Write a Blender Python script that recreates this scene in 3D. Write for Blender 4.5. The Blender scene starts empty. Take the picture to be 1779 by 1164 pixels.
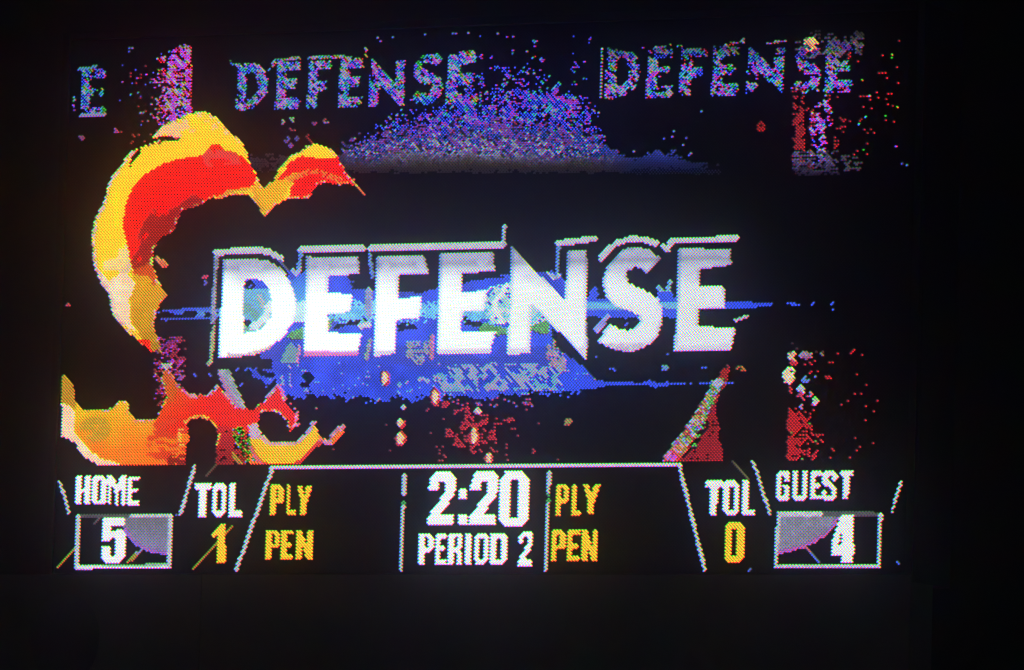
import bpy, math
import numpy as np

# ---------------------------------------------------------------- scene, camera, light
sc = bpy.context.scene
C = sc.collection
sc.view_settings.view_transform = 'Standard'
sc.view_settings.look = 'None'
sc.view_settings.exposure = 0.0
sc.view_settings.gamma = 1.0
sc.cycles.use_denoising = True
sc.cycles.denoising_prefilter = 'NONE'     # keeps the lamp grid, which is as fine as the pixels
sc.cycles.use_adaptive_sampling = False
sc.cycles.max_bounces = 3
sc.cycles.volume_bounces = 0

FOC = 13000.0                       # focal length in widths of 1779
CAM_LOC = (18.975, -38.680, -4.149)
CAM_ROT = (1.662150, -0.028653, 0.448421)
cd = bpy.data.cameras.new('camera')
cd.sensor_width = 36.0
cd.lens = 36.0 * FOC / 1779.0
cd.clip_start = 0.1
cd.clip_end = 500.0
cam = bpy.data.objects.new('camera', cd)
cam.location = CAM_LOC
cam.rotation_euler = CAM_ROT
C.objects.link(cam)
sc.camera = cam

# the hall is dark; besides the lamps, faint ambient is added for the fascia
w = bpy.data.worlds.new('World')
sc.world = w
w.use_nodes = True
w.node_tree.nodes['Background'].inputs['Color'].default_value = (0.85, 0.9, 1.0, 1)
w.node_tree.nodes['Background'].inputs['Strength'].default_value = 0.012

# ---------------------------------------------------------------- materials
def mat(name, col, rough=0.6, noise=0.0, scale=8.0, spec=0.3, metal=0.0):
    m = bpy.data.materials.new(name); m.use_nodes = True
    nt = m.node_tree; b = nt.nodes['Principled BSDF']
    b.inputs['Roughness'].default_value = rough
    b.inputs['Metallic'].default_value = metal
    b.inputs['Specular IOR Level'].default_value = spec
    if noise > 0:
        tc = nt.nodes.new('ShaderNodeTexCoord'); n = nt.nodes.new('ShaderNodeTexNoise')
        n.inputs['Scale'].default_value = scale; n.inputs['Detail'].default_value = 6
        r = nt.nodes.new('ShaderNodeValToRGB')
        r.color_ramp.elements[0].position = 0.3; r.color_ramp.elements[1].position = 0.7
        r.color_ramp.elements[0].color = tuple(c * (1 - noise) for c in col) + (1,)
        r.color_ramp.elements[1].color = tuple(min(1, c * (1 + noise)) for c in col) + (1,)
        nt.links.new(tc.outputs['Object'], n.inputs['Vector'])
        nt.links.new(n.outputs['Fac'], r.inputs['Fac'])
        nt.links.new(r.outputs['Color'], b.inputs['Base Color'])
    else:
        b.inputs['Base Color'].default_value = col + (1,)
    return m

M_face = mat('matte_black_mask', (0.022, 0.022, 0.024), 0.9, 0.15, 3.0, 0.1)
M_case = mat('black_painted_metal', (0.03, 0.03, 0.032), 0.55, 0.3, 2.0)
M_strip = mat('grey_trim', (0.10, 0.10, 0.105), 0.6, 0.2, 5.0)
M_fascia = mat('dark_vinyl', (0.17, 0.165, 0.16), 0.8, 0.25, 1.2)
M_emblem = mat('dark_blue_vinyl', (0.13, 0.135, 0.16), 0.8, 0.2, 2.0)
M_off = mat('unlit_lens', (0.03, 0.03, 0.032), 0.5, 0, 1, 0.2)
M_wall = mat('dark_hall_wall', (0.045, 0.045, 0.048), 0.9, 0.3, 0.4)

LED_GAIN = 3.9
M_led = bpy.data.materials.new('lit_lamp'); M_led.use_nodes = True
nt = M_led.node_tree; b = nt.nodes['Principled BSDF']
b.inputs['Base Color'].default_value = (0.35, 0.35, 0.35, 1)     # milky lens
b.inputs['Roughness'].default_value = 0.5
at = nt.nodes.new('ShaderNodeAttribute'); at.attribute_name = 'drive'
nt.links.new(at.outputs['Color'], b.inputs['Emission Color'])
b.inputs['Emission Strength'].default_value = LED_GAIN
M_led.cycles.emission_sampling = 'NONE'

# ---------------------------------------------------------------- mesh helpers
def mesh_obj(name, verts, faces, m, parent=None):
    me = bpy.data.meshes.new(name)
    me.from_pydata([tuple(v) for v in verts], [], faces); me.update()
    me.materials.append(m)
    o = bpy.data.objects.new(name, me); C.objects.link(o)
    if parent: o.parent = parent
    return o

def box(bl, x0, x1, y0, y1, z0, z1):
    V, F = bl; k = len(V)
    V += [(x0,y0,z0),(x1,y0,z0),(x1,y1,z0),(x0,y1,z0),(x0,y0,z1),(x1,y0,z1),(x1,y1,z1),(x0,y1,z1)]
    F += [(k,k+3,k+2,k+1),(k+4,k+5,k+6,k+7),(k,k+1,k+5,k+4),(k+1,k+2,k+6,k+5),(k+2,k+3,k+7,k+6),(k+3,k,k+4,k+7)]

def boxes(name, lst, m, parent=None, bevel=0.0):
    bl = ([], [])
    for b6 in lst: box(bl, *b6)
    o = mesh_obj(name, bl[0], bl[1], m, parent)
    if bevel:
        md = o.modifiers.new('bevel', 'BEVEL'); md.width = bevel; md.segments = 2
    return o

# ---------------------------------------------------------------- the lamp grid of the board
PIT = 0.02                          # spacing of lamps in a row
NX, NZ = 272, 316
BW, BH = NX * PIT, NZ * PIT / 2     # 5.44 x 3.16 m
jj, ii = np.meshgrid(np.arange(NZ), np.arange(NX), indexing='ij')
LX = ((ii + 0.25 + 0.5 * (jj % 2)) * PIT - BW / 2).ravel()
LZ = (BH / 2 - (jj + 0.5) * PIT / 2).ravel()
NL = LX.size

# drawing sheet of the picture shown on the board: sheet coordinates of each lamp
def euler(a, b_, c):
    ca, sa, cb, sb, cc, s_c = math.cos(a), math.sin(a), math.cos(b_), math.sin(b_), math.cos(c), math.sin(c)
    rx = np.array([[1,0,0],[0,ca,-sa],[0,sa,ca]]); ry = np.array([[cb,0,sb],[0,1,0],[-sb,0,cb]])
    rz = np.array([[cc,-s_c,0],[s_c,cc,0],[0,0,1]])
    return rz @ ry @ rx
q_ = (np.c_[LX, np.zeros(NL), LZ] - np.array(CAM_LOC)) @ euler(*CAM_ROT)
X = 889.5 - FOC * q_[:, 0] / q_[:, 2]
Y = 582.0 + FOC * q_[:, 1] / q_[:, 2]

rng = np.random.RandomState(7)
R1, R2, R3, R4 = (rng.rand(NL) for _ in range(4))

def vn(u, v, seed=0):
    """value noise 0..1"""
    tab = np.random.RandomState(100 + seed).rand(256, 256)
    u = u + 1000.0; v = v + 1000.0
    a = np.floor(u).astype(int); c = np.floor(v).astype(int)
    fu = u - a; fv = v - c
    fu = fu * fu * (3 - 2 * fu); fv = fv * fv * (3 - 2 * fv)
    t = lambda p, q: tab[p % 256, q % 256]
    return (t(a, c) * (1-fu) * (1-fv) + t(a+1, c) * fu * (1-fv) + t(a, c+1) * (1-fu) * fv + t(a+1, c+1) * fu * fv)

def S(r, g, b_):
    c = np.array([r, g, b_], float) / 255
    return np.where(c < 0.04045, c / 12.92, ((c + 0.055) / 1.055) ** 2.4)

def poly(p):
    p = np.array(p, float); m = np.zeros(NL, bool)
    s = (X >= p[:,0].min()) & (X <= p[:,0].max()) & (Y >= p[:,1].min()) & (Y <= p[:,1].max())
    x = X[s]; y = Y[s]; r = np.zeros(x.size, bool)
    for k in range(len(p)):
        x0, y0 = p[k-1]; x1, y1 = p[k]
        if y0 == y1: continue
        c = ((y0 > y) != (y1 > y)) & (x < (x1 - x0) * (y - y0) / (y1 - y0) + x0)
        r ^= c
    m[s] = r
    return m

def dist(p):
    """distance to a polyline"""
    d = np.full(NL, 1e9)
    for k in range(len(p) - 1):
        ax, ay = p[k]; bx, by = p[k+1]
        vx, vy = bx - ax, by - ay; L = vx * vx + vy * vy + 1e-9
        t = np.clip(((X - ax) * vx + (Y - ay) * vy) / L, 0, 1)
        d = np.minimum(d, np.hypot(X - ax - t * vx, Y - ay - t * vy))
    return d
def line(p, wd): return dist(p) < wd / 2
def dz(m, p=.8): return m & (R3 < p)
def ell(cx, cy, rx, ry): return ((X - cx) / rx) ** 2 + ((Y - cy) / ry) ** 2 < 1
def rect(x0, y0, x1, y1): return (X >= x0) & (X <= x1) & (Y >= y0) & (Y <= y1)

COL = np.zeros((NL, 3)); PID = np.zeros(NL, int)
PARTS = [('none', None, None, None)]
def part(name, label=None, parent=0, kind=None):
    PARTS.append((name, label, parent, kind)); return len(PARTS) - 1
def put(m, col, pid, jit=0.0):
    col = np.asarray(col, float)
    if col.ndim == 1: col = np.broadcast_to(col, (NL, 3))
    v = col[m]
    if jit: v = v * (1 + jit * (R4[m][:, None] - 0.5) * 2)
    COL[m] = v; PID[m] = pid
def off(m): COL[m] = 0; PID[m] = 0
def mixc(a, b_, t): return np.asarray(a)[None, :] * (1 - t[:, None]) + np.asarray(b_)[None, :] * t[:, None]

DU = (X + Y) / 11.0; DV = (X - Y) / 4.2          # streaks that lean down to the right
DN = vn(DU, DV, 1); DN2 = vn(DU * 1.1 + 9, DV, 2); DN3 = vn(DU + 31, DV * 1.1, 3); DN4 = vn(DU * .8, DV + 55, 4)
WN = vn(X / 28, Y / 22, 5); WN2 = vn(X / 12, Y / 10, 6); WN3 = vn(X / 70, Y / 40, 7)

def speckle(br=1.0, pr=0.55, pg=0.5, pb=0.62, lum=1.0):
    """three separately flickering channels"""
    c = np.zeros((NL, 3))
    c[:, 0] = (0.6 * DN + 0.4 * R1 < pr); c[:, 1] = (0.6 * DN2 + 0.4 * R2 < pg); c[:, 2] = (0.6 * DN3 + 0.4 * R3 < pb)
    return c * np.array([0.42, 0.34, 0.62]) * br * (0.7 + 0.6 * R4)[:, None] * lum

# ---- scattered old picture at the top --------------------------------------
P_old = [part('faded_letter', 'dim speckled letter E cut off at the left edge'),
         part('spark_column', 'dim column of pink and blue sparks beside the flame', kind='stuff'),
         part('faded_word', 'left dim speckled word DEFENSE above the flame'),
         part('spark_mound', 'violet and blue mound of sparks between the two faded words', kind='stuff'),
         part('faded_word', 'right dim speckled word DEFENSE near the top right corner'),
         part('spark_column', 'red and violet column of sparks below the right faded word', kind='stuff')]
P_loose = part('loose_sparks', 'single sparks scattered over the picture', kind='stuff')

LET = {
 'D': [[(387,450),(443.5,450),(465,453),(487.5,465),(501,483),(511,506.5),(515,534),(509.5,559),(496,581),(479,597),(460,611),(441,617),(410,620),(380,622),(384,534)]],
 'E': [[(533,446),(622,445.5),(626,475.5),(570,480),(570,510),(614,510),(607,542),(570,545),(570,578),(629,578.5),(621,618),(526,620.5),(530,534)]],
 'F': [[(654.4,444.6),(736.9,442.7),(745,475),(693,477.6),(692,517.5),(734,516),(727,552),(690,556),(688,572.5),(687,613.7),(649,620.6),(651.6,534)]],
 'E2': [[(764.4,440.5),(856.5,439),(860.6,470.7),(804,475),(803.7,506.5),(848,505),(840,539.5),(802.8,542),(801.5,575.8),(862,574.7),(851,613.7),(760,616.5),(762,530)]],
 'N': [[(888,428),(981.6,521.6),(985.7,435),(1020,433.6),(1018.7,534),(1018.7,624),(922.4,528.5),(921,572.5),(919.7,613.7),(881,617),(885,517.5)]],
 'S': [[(1149.6,450),(1125,475),(1116.6,466.6),(1103,464),(1090.5,470.7),(1087.8,481.7),(1094.6,492.7),(1114,501),(1130,509),(1144,520),(1151,536.6),(1151,558.6),(1144,580.6),(1130,597),(1111,608),(1092,612),(1070,608),(1050.7,600),(1037.5,593),(1060,561.4),(1072.7,569.6),(1089,573.7),(1105.6,569.6),(1111,558.6),(1108,547.6),(1092,540.8),(1067,531),(1053.4,517.4),(1048,495.4),(1049.3,476),(1059,457),(1072.7,440.5),(1086.4,432),(1108.4,430),(1127.6,433.6),(1141,443)]],
 'E3': [[(1178.5,432),(1269,431.7),(1272,459.7),(1215.6,468),(1215.6,496.8),(1259.5,498),(1259.5,535),(1214,538),(1213,568),(1279,568),(1270.5,608),(1172,608.6)]]}
def glyph_strokes(ch):
    """letters of the old picture in a unit box as strokes"""
    return {'D': [[(0,0),(0,1)],[(0,0),(.5,.02),(.85,.25),(.9,.55),(.7,.85),(.4,1),(0,1)]],
            'E': [[(0,0),(0,1)],[(0,0),(.9,0)],[(0,.5),(.75,.5)],[(0,1),(.9,1)]],
            'F': [[(0,0),(0,1)],[(0,0),(.9,0)],[(0,.5),(.75,.5)]],
            'N': [[(0,1),(0,0)],[(0,0),(.95,1)],[(.95,1),(.95,0)]],
            'S': [[(.95,.12),(.5,0),(.1,.2),(.15,.42),(.75,.58),(.9,.78),(.5,1),(.02,.9)]]}[ch]

def old_word(word, boxes_, th):
    m = np.zeros(NL, bool)
    if len(word) == 7:
        for k, (x0, y0, x1, y1, dy) in zip(LET, boxes_):
            p = np.array(LET[k][0]); lo_, hi_ = p.min(0), p.max(0)
            q = (p - lo_) / (hi_ - lo_)
            f = lambda q: [(x0 + u * (x1 - x0) + 2.5 * (1 - v), y0 + v * (y1 - y0)) for u, v in q]
            m |= poly(f(q))
            if k == 'D': m &= ~poly(f((np.array([(425,486),(441,483),(456,489),(468,506),(473,528),(471,550),(460,567),(446,575),(424,578),(422,534)]) - lo_) / (hi_ - lo_)))
        return m
    for ch, (x0, y0, x1, y1, dy) in zip(word, boxes_):
        for s in glyph_strokes(ch):
            pts = [(x0 + th/2 + u * (x1 - x0 - th), y0 + th/2 + v * (y1 - y0 - th) + dy * u) for u, v in s]
            m |= line(pts, th)
    return m
edge = 0.25 + 0.9 * R1
mE = old_word('E', [(142,120,188,202,-1)], 16)
put(mE & (DN4 > .22), speckle(.75, .45, .5, .72), P_old[0])
put(line([(139,120),(168,116)], 5), S(60,130,190), P_loose)
put(line([(140,200.5),(183,199.5)], 4), S(150,140,185), P_old[0])
put(line([(130,165),(129,190)], 6) & (R1 > .3), speckle(.8, .6, .5, .6), P_loose)

col_m = (np.abs(Y - 145) < 72) & (X < 333 - (Y - 80) * 0.0) & (X > 236)
dens = np.clip((X - 236) / 62, 0, 1) ** 1.3 * (0.75 + 0.5 * (WN2 - .5))
dens *= np.clip((Y - 72 + (X - 300) * .35) / 22, 0, 1)
mm = col_m & (R2 * .6 + DN4 * .4 < dens * .95)
redd = np.clip((X - 240) / 60, 0, 1)
cs = speckle(.95, .8, .38, .60); cs[:, 1:] *= (redd ** .6)[:, None]
put(mm, cs, P_old[1])
mm = rect(205, 105, 300, 250) & (R3 < .10 * np.clip((Y - 70) / 80, 0, 1) * np.clip((X-195)/50,0,1))
put(mm, np.where(R1[:, None] < .6, S(150, 20, 30), speckle(.8)), P_old[1])

m1 = old_word('DEFENSE', [(410,110,465,192,-2),(478,106,522,190,-2),(533,104,575,190,-2),(588,102,630,188,-2),(640,102,702,188,0),(712,92,768,182,0),(774,94,832,182,-3)], 19)
bx = np.clip((X - 640) / 120, 0, 1)
m1 &= (DN4 > .20) | (R1 < .4)
put(m1, speckle(.85, .50, .52, .70), P_old[2])
put(line([(400,108),(412,114)], 5) | line([(468,122),(480,104),(520,101)], 5) | line([(538,101),(576,99),(610,100)], 6) | line([(616,102),(628,102)],4) | line([(800,91),(822,91)], 5), speckle(.8,.6,.7,.6), P_old[2])
put(line([(636,84),(637,100)], 5) & (R1 < .7), speckle(.8,.8,.7,.5), P_old[2])

# mound
top = 262 - 34 * np.exp(-((X - 800) / 130) ** 2) - 18 * (X > 980) * np.clip((1040 - X) / 60, 0, 1)
top = np.interp(X, [430, 520, 590, 620, 660, 700, 760, 840, 900, 960, 1000, 1030, 1050, 1075, 1100, 1130, 1150, 1200, 1252], [275, 272, 262, 248, 234, 226, 222, 214, 210, 216, 224, 236, 250, 264, 273, 262, 262, 277, 292])
top = top + ((WN2 - .5) * 30 + (R1 - .5) * 26) * np.where(X < 1045, 1, .35)
fade = np.clip((305 - Y) / 44, 0, 1) ** 1.5
mound = (Y > top) & (Y < 306) & (X > 430) & (X < 1254)
mound &= ~((X < 595) & (Y < 268))
sp = np.clip(1 - np.abs(X - 820) / 330, 0, 1)
white = np.clip((Y - 225) / 55, 0, 1)
pick = .45 * DN + .55 * R1
pick2 = .4 * DN2 + .6 * R2
c = np.zeros((NL, 3)); c[:, 2] = .34 * (.5 + R3)
c[:, 1] = .02
pur = pick < .36 + .22 * sp
c[pur, 0] = (.15 * (.5 + R2))[pur]
wh = pick2 < .14 + .50 * white * sp + .10 * sp
c[wh] = np.array([.25, .26, .46])[None] * (.5 + R3[wh])[:, None]
dk = (.5 * DN3 + .5 * R3) < .30 - .10 * white
c[dk] *= .08
rd = (.4 * DN4 + .6 * R4) < .14
c[rd & ~wh] = np.array([.28, .01, .05])
yel = np.clip((Y - 268 + (WN - .5) * 20) / 20, 0, 1)
c = c * np.array([1, 1, 1])[None] * (1 - yel[:, None]) + (np.array([.095, .085, .035])[None] * (0.3 + 1.4 * R2[:, None])) * yel[:, None]
right = np.clip((X - 1040) / 60, 0, 1)[:, None]
c = c * (1 - right) + np.array([.015, .02, .34])[None] * (.6 + .6 * R2[:, None]) * right * np.clip(1.25 - .6 * yel[:, None], .3, 1)
left = np.clip((610 - X) / 50, 0, 1)[:, None]
c = c * (1 - left) + np.array([.012, .006, .05])[None] * left * (.3 + 1.2 * R2[:, None])
put(mound, c * fade[:, None] * .95, P_old[3])

sc_top = np.interp(X, [600, 690, 780, 860, 940, 1000, 1050], [255, 190, 150, 112, 100, 130, 205])
dd = np.clip((Y - sc_top) / 55, 0, 1) * (X > 590) * (X < 1052)
clump = vn(X / 17, Y / 17, 9)
mm = (Y <= top) & (dd > 0) & (clump * .55 + R3 * .45 < .16 + .50 * dd) 
put(mm & ~((X < 690) & (Y < 195)) & ((X > 770) | (Y > 185)), speckle(.80, .46, .34, .85) * np.array([.70, .9, 1.0]), P_old[3])
mm = rect(830, 62, 1030, 190) & (vn(X/9, Y/9, 10) > .80) & (R3 < .7)
put(mm, speckle(.7, .5, .35, .7), P_old[3])

m2 = old_word('DEFENSE', [(1050,84,1112,172,0),(1122,84,1170,170,-2),(1180,82,1228,168,-2),(1236,80,1284,166,-2),(1296,78,1362,164,-2),(1374,74,1425,162,-2),(1432,72,1484,160,-2)], 19)
hol = (vn(X / 14, Y / 12, 12) < .22) & (R2 < .6)
m2 &= ((DN4 > .22) | (R1 < .4)) & ~(hol)
upf = np.clip((Y - 66) / 50, .35, 1)
put(m2, speckle(.85, .50, .52, .70) * upf[:, None], P_old[4])
put(line([(1046,86),(1044,172)], 4), speckle(.8, .7, .8, .9), P_old[4])
put((line([(1120,82),(1168,80)], 5) | line([(1180,80),(1210,78)], 4) | line([(1262,76),(1291,74),(1291,66)], 4) | line([(1335,76),(1364,70)], 4)) & (R1 < .75), speckle(.55, .6, .6, .6), P_old[4])

mm = rect(1376, 46, 1500, 100) & (R1 * .6 + WN2 * .4 < .42) & (Y > 50 + 14 * WN2) & (X > 1382 + 16 * (1 - np.clip((Y - 50) / 20, 0, 1)))
put(mm & ~m2, np.array([.07,.07,.09])[None] * (0.3 + 1.2 * R2[:, None]) * (1 + speckle(2)) * np.clip((Y - 50) / 30, .15, 1)[:, None], P_old[5])
# column under and around the right word
den = np.where(X < 1398, .85, np.interp(X, [1398, 1440, 1470, 1500, 1560], [.60, .50, .16, .10, .03]))
den = den * np.where(Y < 165, .45, 1)
cl = vn(X / 11, Y / 14, 13)
mm = rect(1376, 70, 1562, 302) & (cl * .6 + R1 * .4 < .12 + .62 * den) & ~m2 & ((Y > 150) | (X > 1440))
mm &= ~(rect(1397, 165, 1408, 262) & (WN2 > .3))
rr = np.exp(-((X - 1423) / 18) ** 2) * (Y > 150) + .35 * np.exp(-((X - 1440) / 16) ** 2) * (Y > 165)
cc_ = speckle(.95, .6, .45, .85) * 1.0
redc = np.array([.33, .012, .015])[None] * (0.7 + .6 * R2[:, None])
pick = (vn(X / 9, Y / 9, 14) * .5 + R3 * .5) < rr * .75
dimv = np.clip((304 - Y) / 36, 0, 1)[:, None]
put(mm, np.where(pick[:, None], cc_, redc) * dimv, P_old[5])
mm = rect(1378, 262, 1470, 306) & (R1 * .6 + WN2 * .4 < .60 - np.clip((X - 1440) / 60, 0, .4))
put(mm, (np.array([.07, .055, .16])[None] * (0.2 + 1.6 * R2[:, None])) * np.clip((306 - Y) / 30, 0, 1)[:, None], P_old[5])
mm = rect(1455, 270, 1500, 296) & (R1 < .3)
put(mm, np.array([.06, .05, .08]), P_old[5])
mm = ell(1408, 77, 13, 12) & (R1 < .85)
c = mixc((1.0, .05, .05), (1.0, .8, .3), np.clip(1.6 * DN2, 0, 1)); put(mm, c * .9, P_old[5])
mm = rect(1490, 85, 1560, 300) & (R2 < .035)
put(mm, np.where(R3[:, None] < .75, S(190, 25, 35), speckle(1)), P_loose)
put(ell(1322, 219, 7.5, 10) & (R1 < .9), S(150, 18, 22), P_loose)
for x, y in ((1219,192),(1166,237),(1173,228),(1194,238),(1188,252),(1157,240),(228,83),(226,89),(655,66),(664,71),(684,64),(738,60),(790,58),(812,57),(1575,288),(1567,285),(1200,268),(1102,262),(866,57),(893,62)):
    put(ell(x, y, 3, 2) , speckle(.4, .5, .5, .8) + S(60, 50, 140), P_loose)
for x, y, c in ((490,212,(160,150,150)),(507,208,(120,180,140)),(508,224,(150,30,60)),(497,245,(100,60,160)),(503,240,(60,60,190)),(506,252,(130,50,160)),(516,240,(60,50,150)),(535,236,(150,25,35)),(540,246,(160,30,40)),(548,213,(140,40,130)),(566,210,(150,60,60)),(568,213,(140,120,180)),(141,239,(130,60,120)),(230,235,(150,25,30)),(118,530,(230,80,100)),(202,226,(170,60,150)),(355,480,(220,60,90)),(357,490,(90,60,210))):
    put(ell(x, y, 5, 4) & (R1 < .8), S(*c), P_loose)

# ---- blue mist and beam behind the headline ---------------------------------
P_mist = part('blue_mist', 'blue glow band behind the white headline')
BLUE = np.array([.004, .020, .95]); CYAN = np.array([.05, .42, .95])
lo = np.interp(X, [440, 470, 500, 520, 560, 620, 660, 700, 760, 850, 940, 990, 1020, 1040], [655, 675, 690, 684, 688, 690, 694, 692, 690, 688, 684, 684, 678, 672]) + (WN2 - .5) * 12
lo = lo + (R3 - .5) * 9
hi = np.interp(X, [440, 452, 455, 500, 540, 600, 640, 735, 760, 840, 870, 960, 975, 1030], [640, 640, 560, 480, 470, 478, 505, 508, 500, 483, 478, 470, 475, 590])
hi2 = np.interp(X, [960, 1000, 1020, 1040, 1060], [600, 625, 640, 660, 668])
mist = (Y < lo) & (Y > hi) & (X > 440) & (X < 1040) & ((X < 1015) | (Y > 640) ) & ~((X > 960) & (Y > 560) & (Y < hi2) )
mist &= ~rect(430, 623, 474 , 640) & ~((X < 480) & (Y > 640) & (WN2 > .62))
darkgap = poly([(470,622),(455,640),(440,640),(440,622)]) | ell(536,655,10,9) | ell(532,668,8,5) | poly([(594,558),(640,552),(640,560),(600,566),(580,572),(578,568)]) | poly([(610,492),(640,480),(646,503),(615,503)]) | poly([(430,486),(446,488),(440,500),(430,505)]) | ell(430,562,8,9) | poly([(692,562),(720,560),(726,572),(692,574)]) | poly([(806,478),(860,476),(880,482),(820,486),(806,492)]) | poly([(806,550),(822,548),(842,562),(832,568),(806,562)])
# uneven blue, with dark gaps left around the letters
blue_v = BLUE[None] * (0.50 + .65 * WN[:, None] + .25 * WN2[:, None])
put(mist, blue_v, P_mist, .15)
put(mist & rect(440,600,1010,640) & (WN3 > .35), BLUE * .62 + np.array([.012, .012, .0]), P_mist, .15)
off(darkgap & mist)
mm = mist & (np.abs(Y - 543) < 16 + 8 * WN2) & (X < 990)
put(mm & (R1 < 1.25 - np.abs(Y - 540) / 22), mixc(CYAN, (.22, .82, 1.25), WN2), P_mist, .25)
# coloured flares
put(poly([(505,484),(515,484),(532,470),(531,560),(512,560),(508,520)]) & (WN2 > .2), mixc(BLUE, CYAN, np.clip((Y - 470) / 60, 0, 1)), P_mist)
put(poly([(500,530),(534,520),(534,560),(498,560)]), (.55, .95, 1.05), P_mist, .15)
GREEN = np.array([.10, .42, .09])
put(poly([(510,575),(528,568),(529,590),(497,588)]), GREEN, P_mist, .3)
put(poly([(571,556),(582,554),(574,571),(570,571)]), GREEN, P_mist, .3)
put(poly([(832,573),(840,560),(880,570),(882,582),(866,583)]), GREEN, P_mist, .3)
put(poly([(922,566),(950,556),(956,565),(952,582),(938,580),(922,574)]), GREEN, P_mist, .3)
put(dz(poly([(838,520),(850,498),(886,492),(884,560),(862,566),(842,548)]), .72), mixc((.20, .62, .75), (.75, .85, .95), WN2), P_mist, .15)
put(line([(880,497),(858,528),(872,560)], 9), (.9, 1.0, 1.1), P_mist, .15)
put(dz(poly([(922,530),(934,532),(948,556),(922,566)]), .72) , mixc((.3, .75, .9), (.7, .6, .9), WN2), P_mist, .15)
put(poly([(498,604),(510,592),(521,600),(519,630),(484,630)]) & (X - Y < -90), (.15, .36, .42), P_mist, .2)
put(dz(poly([(707,594),(745,592),(748,620),(728,636),(706,622)]), .72), (.30, .33, .42), P_mist, .25)
put(dz(poly([(950,592),(962,590),(990,632),(975,650),(948,622)]), .72), mixc((.34,.34,.42), (.55,.18,.4), WN2), P_mist, .3)
bk = rect(752, 632, 978, 680)
mm = bk & (vn((X + Y) / 13, (X - Y) / 7, 20) < .47)
put(mm, mixc((.42, .34, .55), (.22, .42, .62), R1), P_mist)
mm = bk & (vn((X + Y) / 12, (X - Y) / 10, 21) < .3) & (Y > 650)
put(mm, (.13, .40, .62), P_mist)
mm = mist & (Y > 630) & (vn(X / 7, Y / 5, 22) > .84)
put(mm, mixc((.10, .45, .65), (.5, .35, .6), R2), P_mist)
# D counter
hole = poly([(425,486),(441,483),(456,489),(468,506),(473,528),(471,550),(460,567),(446,575),(424,578),(422,534)])
put(hole, BLUE * .95, P_mist, .15)
put(hole & (Y > 503), (.13, .48, .78), P_mist, .15)
put(hole & (WN2 > .55) & (Y > 520), (.14, .42, .40), P_mist, .2)
put(line([(466,530),(462,552),(440,568)], 13) & hole, (.75, .95, 1.0), P_mist, .15)
put(line([(450,515),(456,530)], 8) & hole, (.5, .55, .6), P_mist, .15)
off(hole & (ell(434, 494, 11, 8) | ell(430, 561, 7, 6)) & ~ell(436,497,3,3))
# beam right and left
P_beam = part('light_streak', 'thin blue streak running through the headline')
mm = line([(268,548),(300,546),(372,544)], 20) & ((np.abs(Y - 546) > 5) | (WN2 > .45)) & ((X > 300) | (np.abs(Y - 547) < 4 + (X - 268) * .3))
put(mm, mixc(BLUE * .8, (.12, .45, .8), np.clip(1 - np.abs(Y - 545) / 8, 0, 1) * np.clip((X - 300) / 60, 0, 1)), P_beam, .2)
mm = line([(1018,534),(1180,534)], 34) & (X > 1019) & ~rect(1130, 400, 1175, 516)
put(mm & (np.abs(Y - 533) < 14 + 6 * WN2), mixc((.14,.55,.85), BLUE, np.clip((np.abs(Y - 532) - 3) / 6, 0, 1)), P_beam, .15)
put(ell(1033,512,7,14), BLUE, P_beam)
put(line([(1259,529),(1290,529),(1338,528)], 11) & (np.abs(Y - 529) < 7.5 - (X - 1259) * .055), BLUE, P_beam, .15)
put(line([(1144,500),(1152,508),(1160,508),(1164,490)], 7), (.16, .42, .75), P_beam, .3)
put(rect(1144, 508, 1172, 540), BLUE, P_beam, .2)
put(rect(1148, 526, 1172, 536), (.15, .5, .8), P_beam, .2)
for x, y in ((1372,526),(1380,527),(1387,529),(1413,527),(1376,529),(1447,526),(1450,537),(1089,541),(1089,551),(1089,563)):
    put(ell(x, y, 3.4, 2.5), BLUE * 1.1, P_beam)
put(line([(1036,574),(1048,560),(1056,550)], 9), mixc(BLUE, (.6, .5, .8), WN2), P_beam, .2)
put(line([(1030,665),(1110,666),(1276,665)], 4) & ((X < 1090) | (R1 > .15)), BLUE * 1.05, P_beam, .1)
put(poly([(1010,655),(1050,662),(1060,668),(1030,676),(1000,676)]), BLUE, P_beam, .1)
put(poly([(1118,664),(1130,660),(1145,666),(1160,663),(1190,666),(1150,671),(1138,673)]), BLUE, P_beam, .1)
for x, y in ((1062,641),(1068,641),(1156,638),(1224,638),(1038,620),(1161,614),(339,651),(366,651),(413,641),(430,641),(437,641),(444,641),(420,668)):
    put(ell(x, y, 3.6, 2.4), BLUE * 1.1, P_beam)
put(ell(1156,639,5,5), (.10,.30,.7), P_beam)

# ---- headline -----------------------------------------------------------------
P_edge = part('headline_outline', 'chrome outline around the top of the large white headline')
g = (.50, .72, .66); mg = (.62, .38, .58)
def ridge(p, wd=11.5, c=(.62, .66, .74)):
    d = dist(p); m = d < wd / 2
    yl = np.interp(X, [q[0] for q in sorted(p)], [q[1] for q in sorted(p)])
    t = np.clip((Y - yl) / wd + .5, 0, 1)
    cc = np.array(g)[None] * (1 - t)[:, None] ** 1 + np.array(mg)[None] * t[:, None]
    put(m, cc * .35 + np.array(c)[None] * .65, P_edge, .12)
ridge([(376,438),(452,435),(470,439),(488,449)]); ridge([(522,434),(630,431)]); ridge([(644,431),(875,425)])
ridge([(970,422.5),(1000,419),(1034,414)], 10.5); ridge([(1044,449),(1056,434),(1075,421),(1097,414.5),(1120,416),(1140,423)], 10); ridge([(1153,428),(1160,433),(1167,418),(1280,414)], 10)
vio = (.20, .22, .52); blu = (.10, .25, .75)
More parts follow.
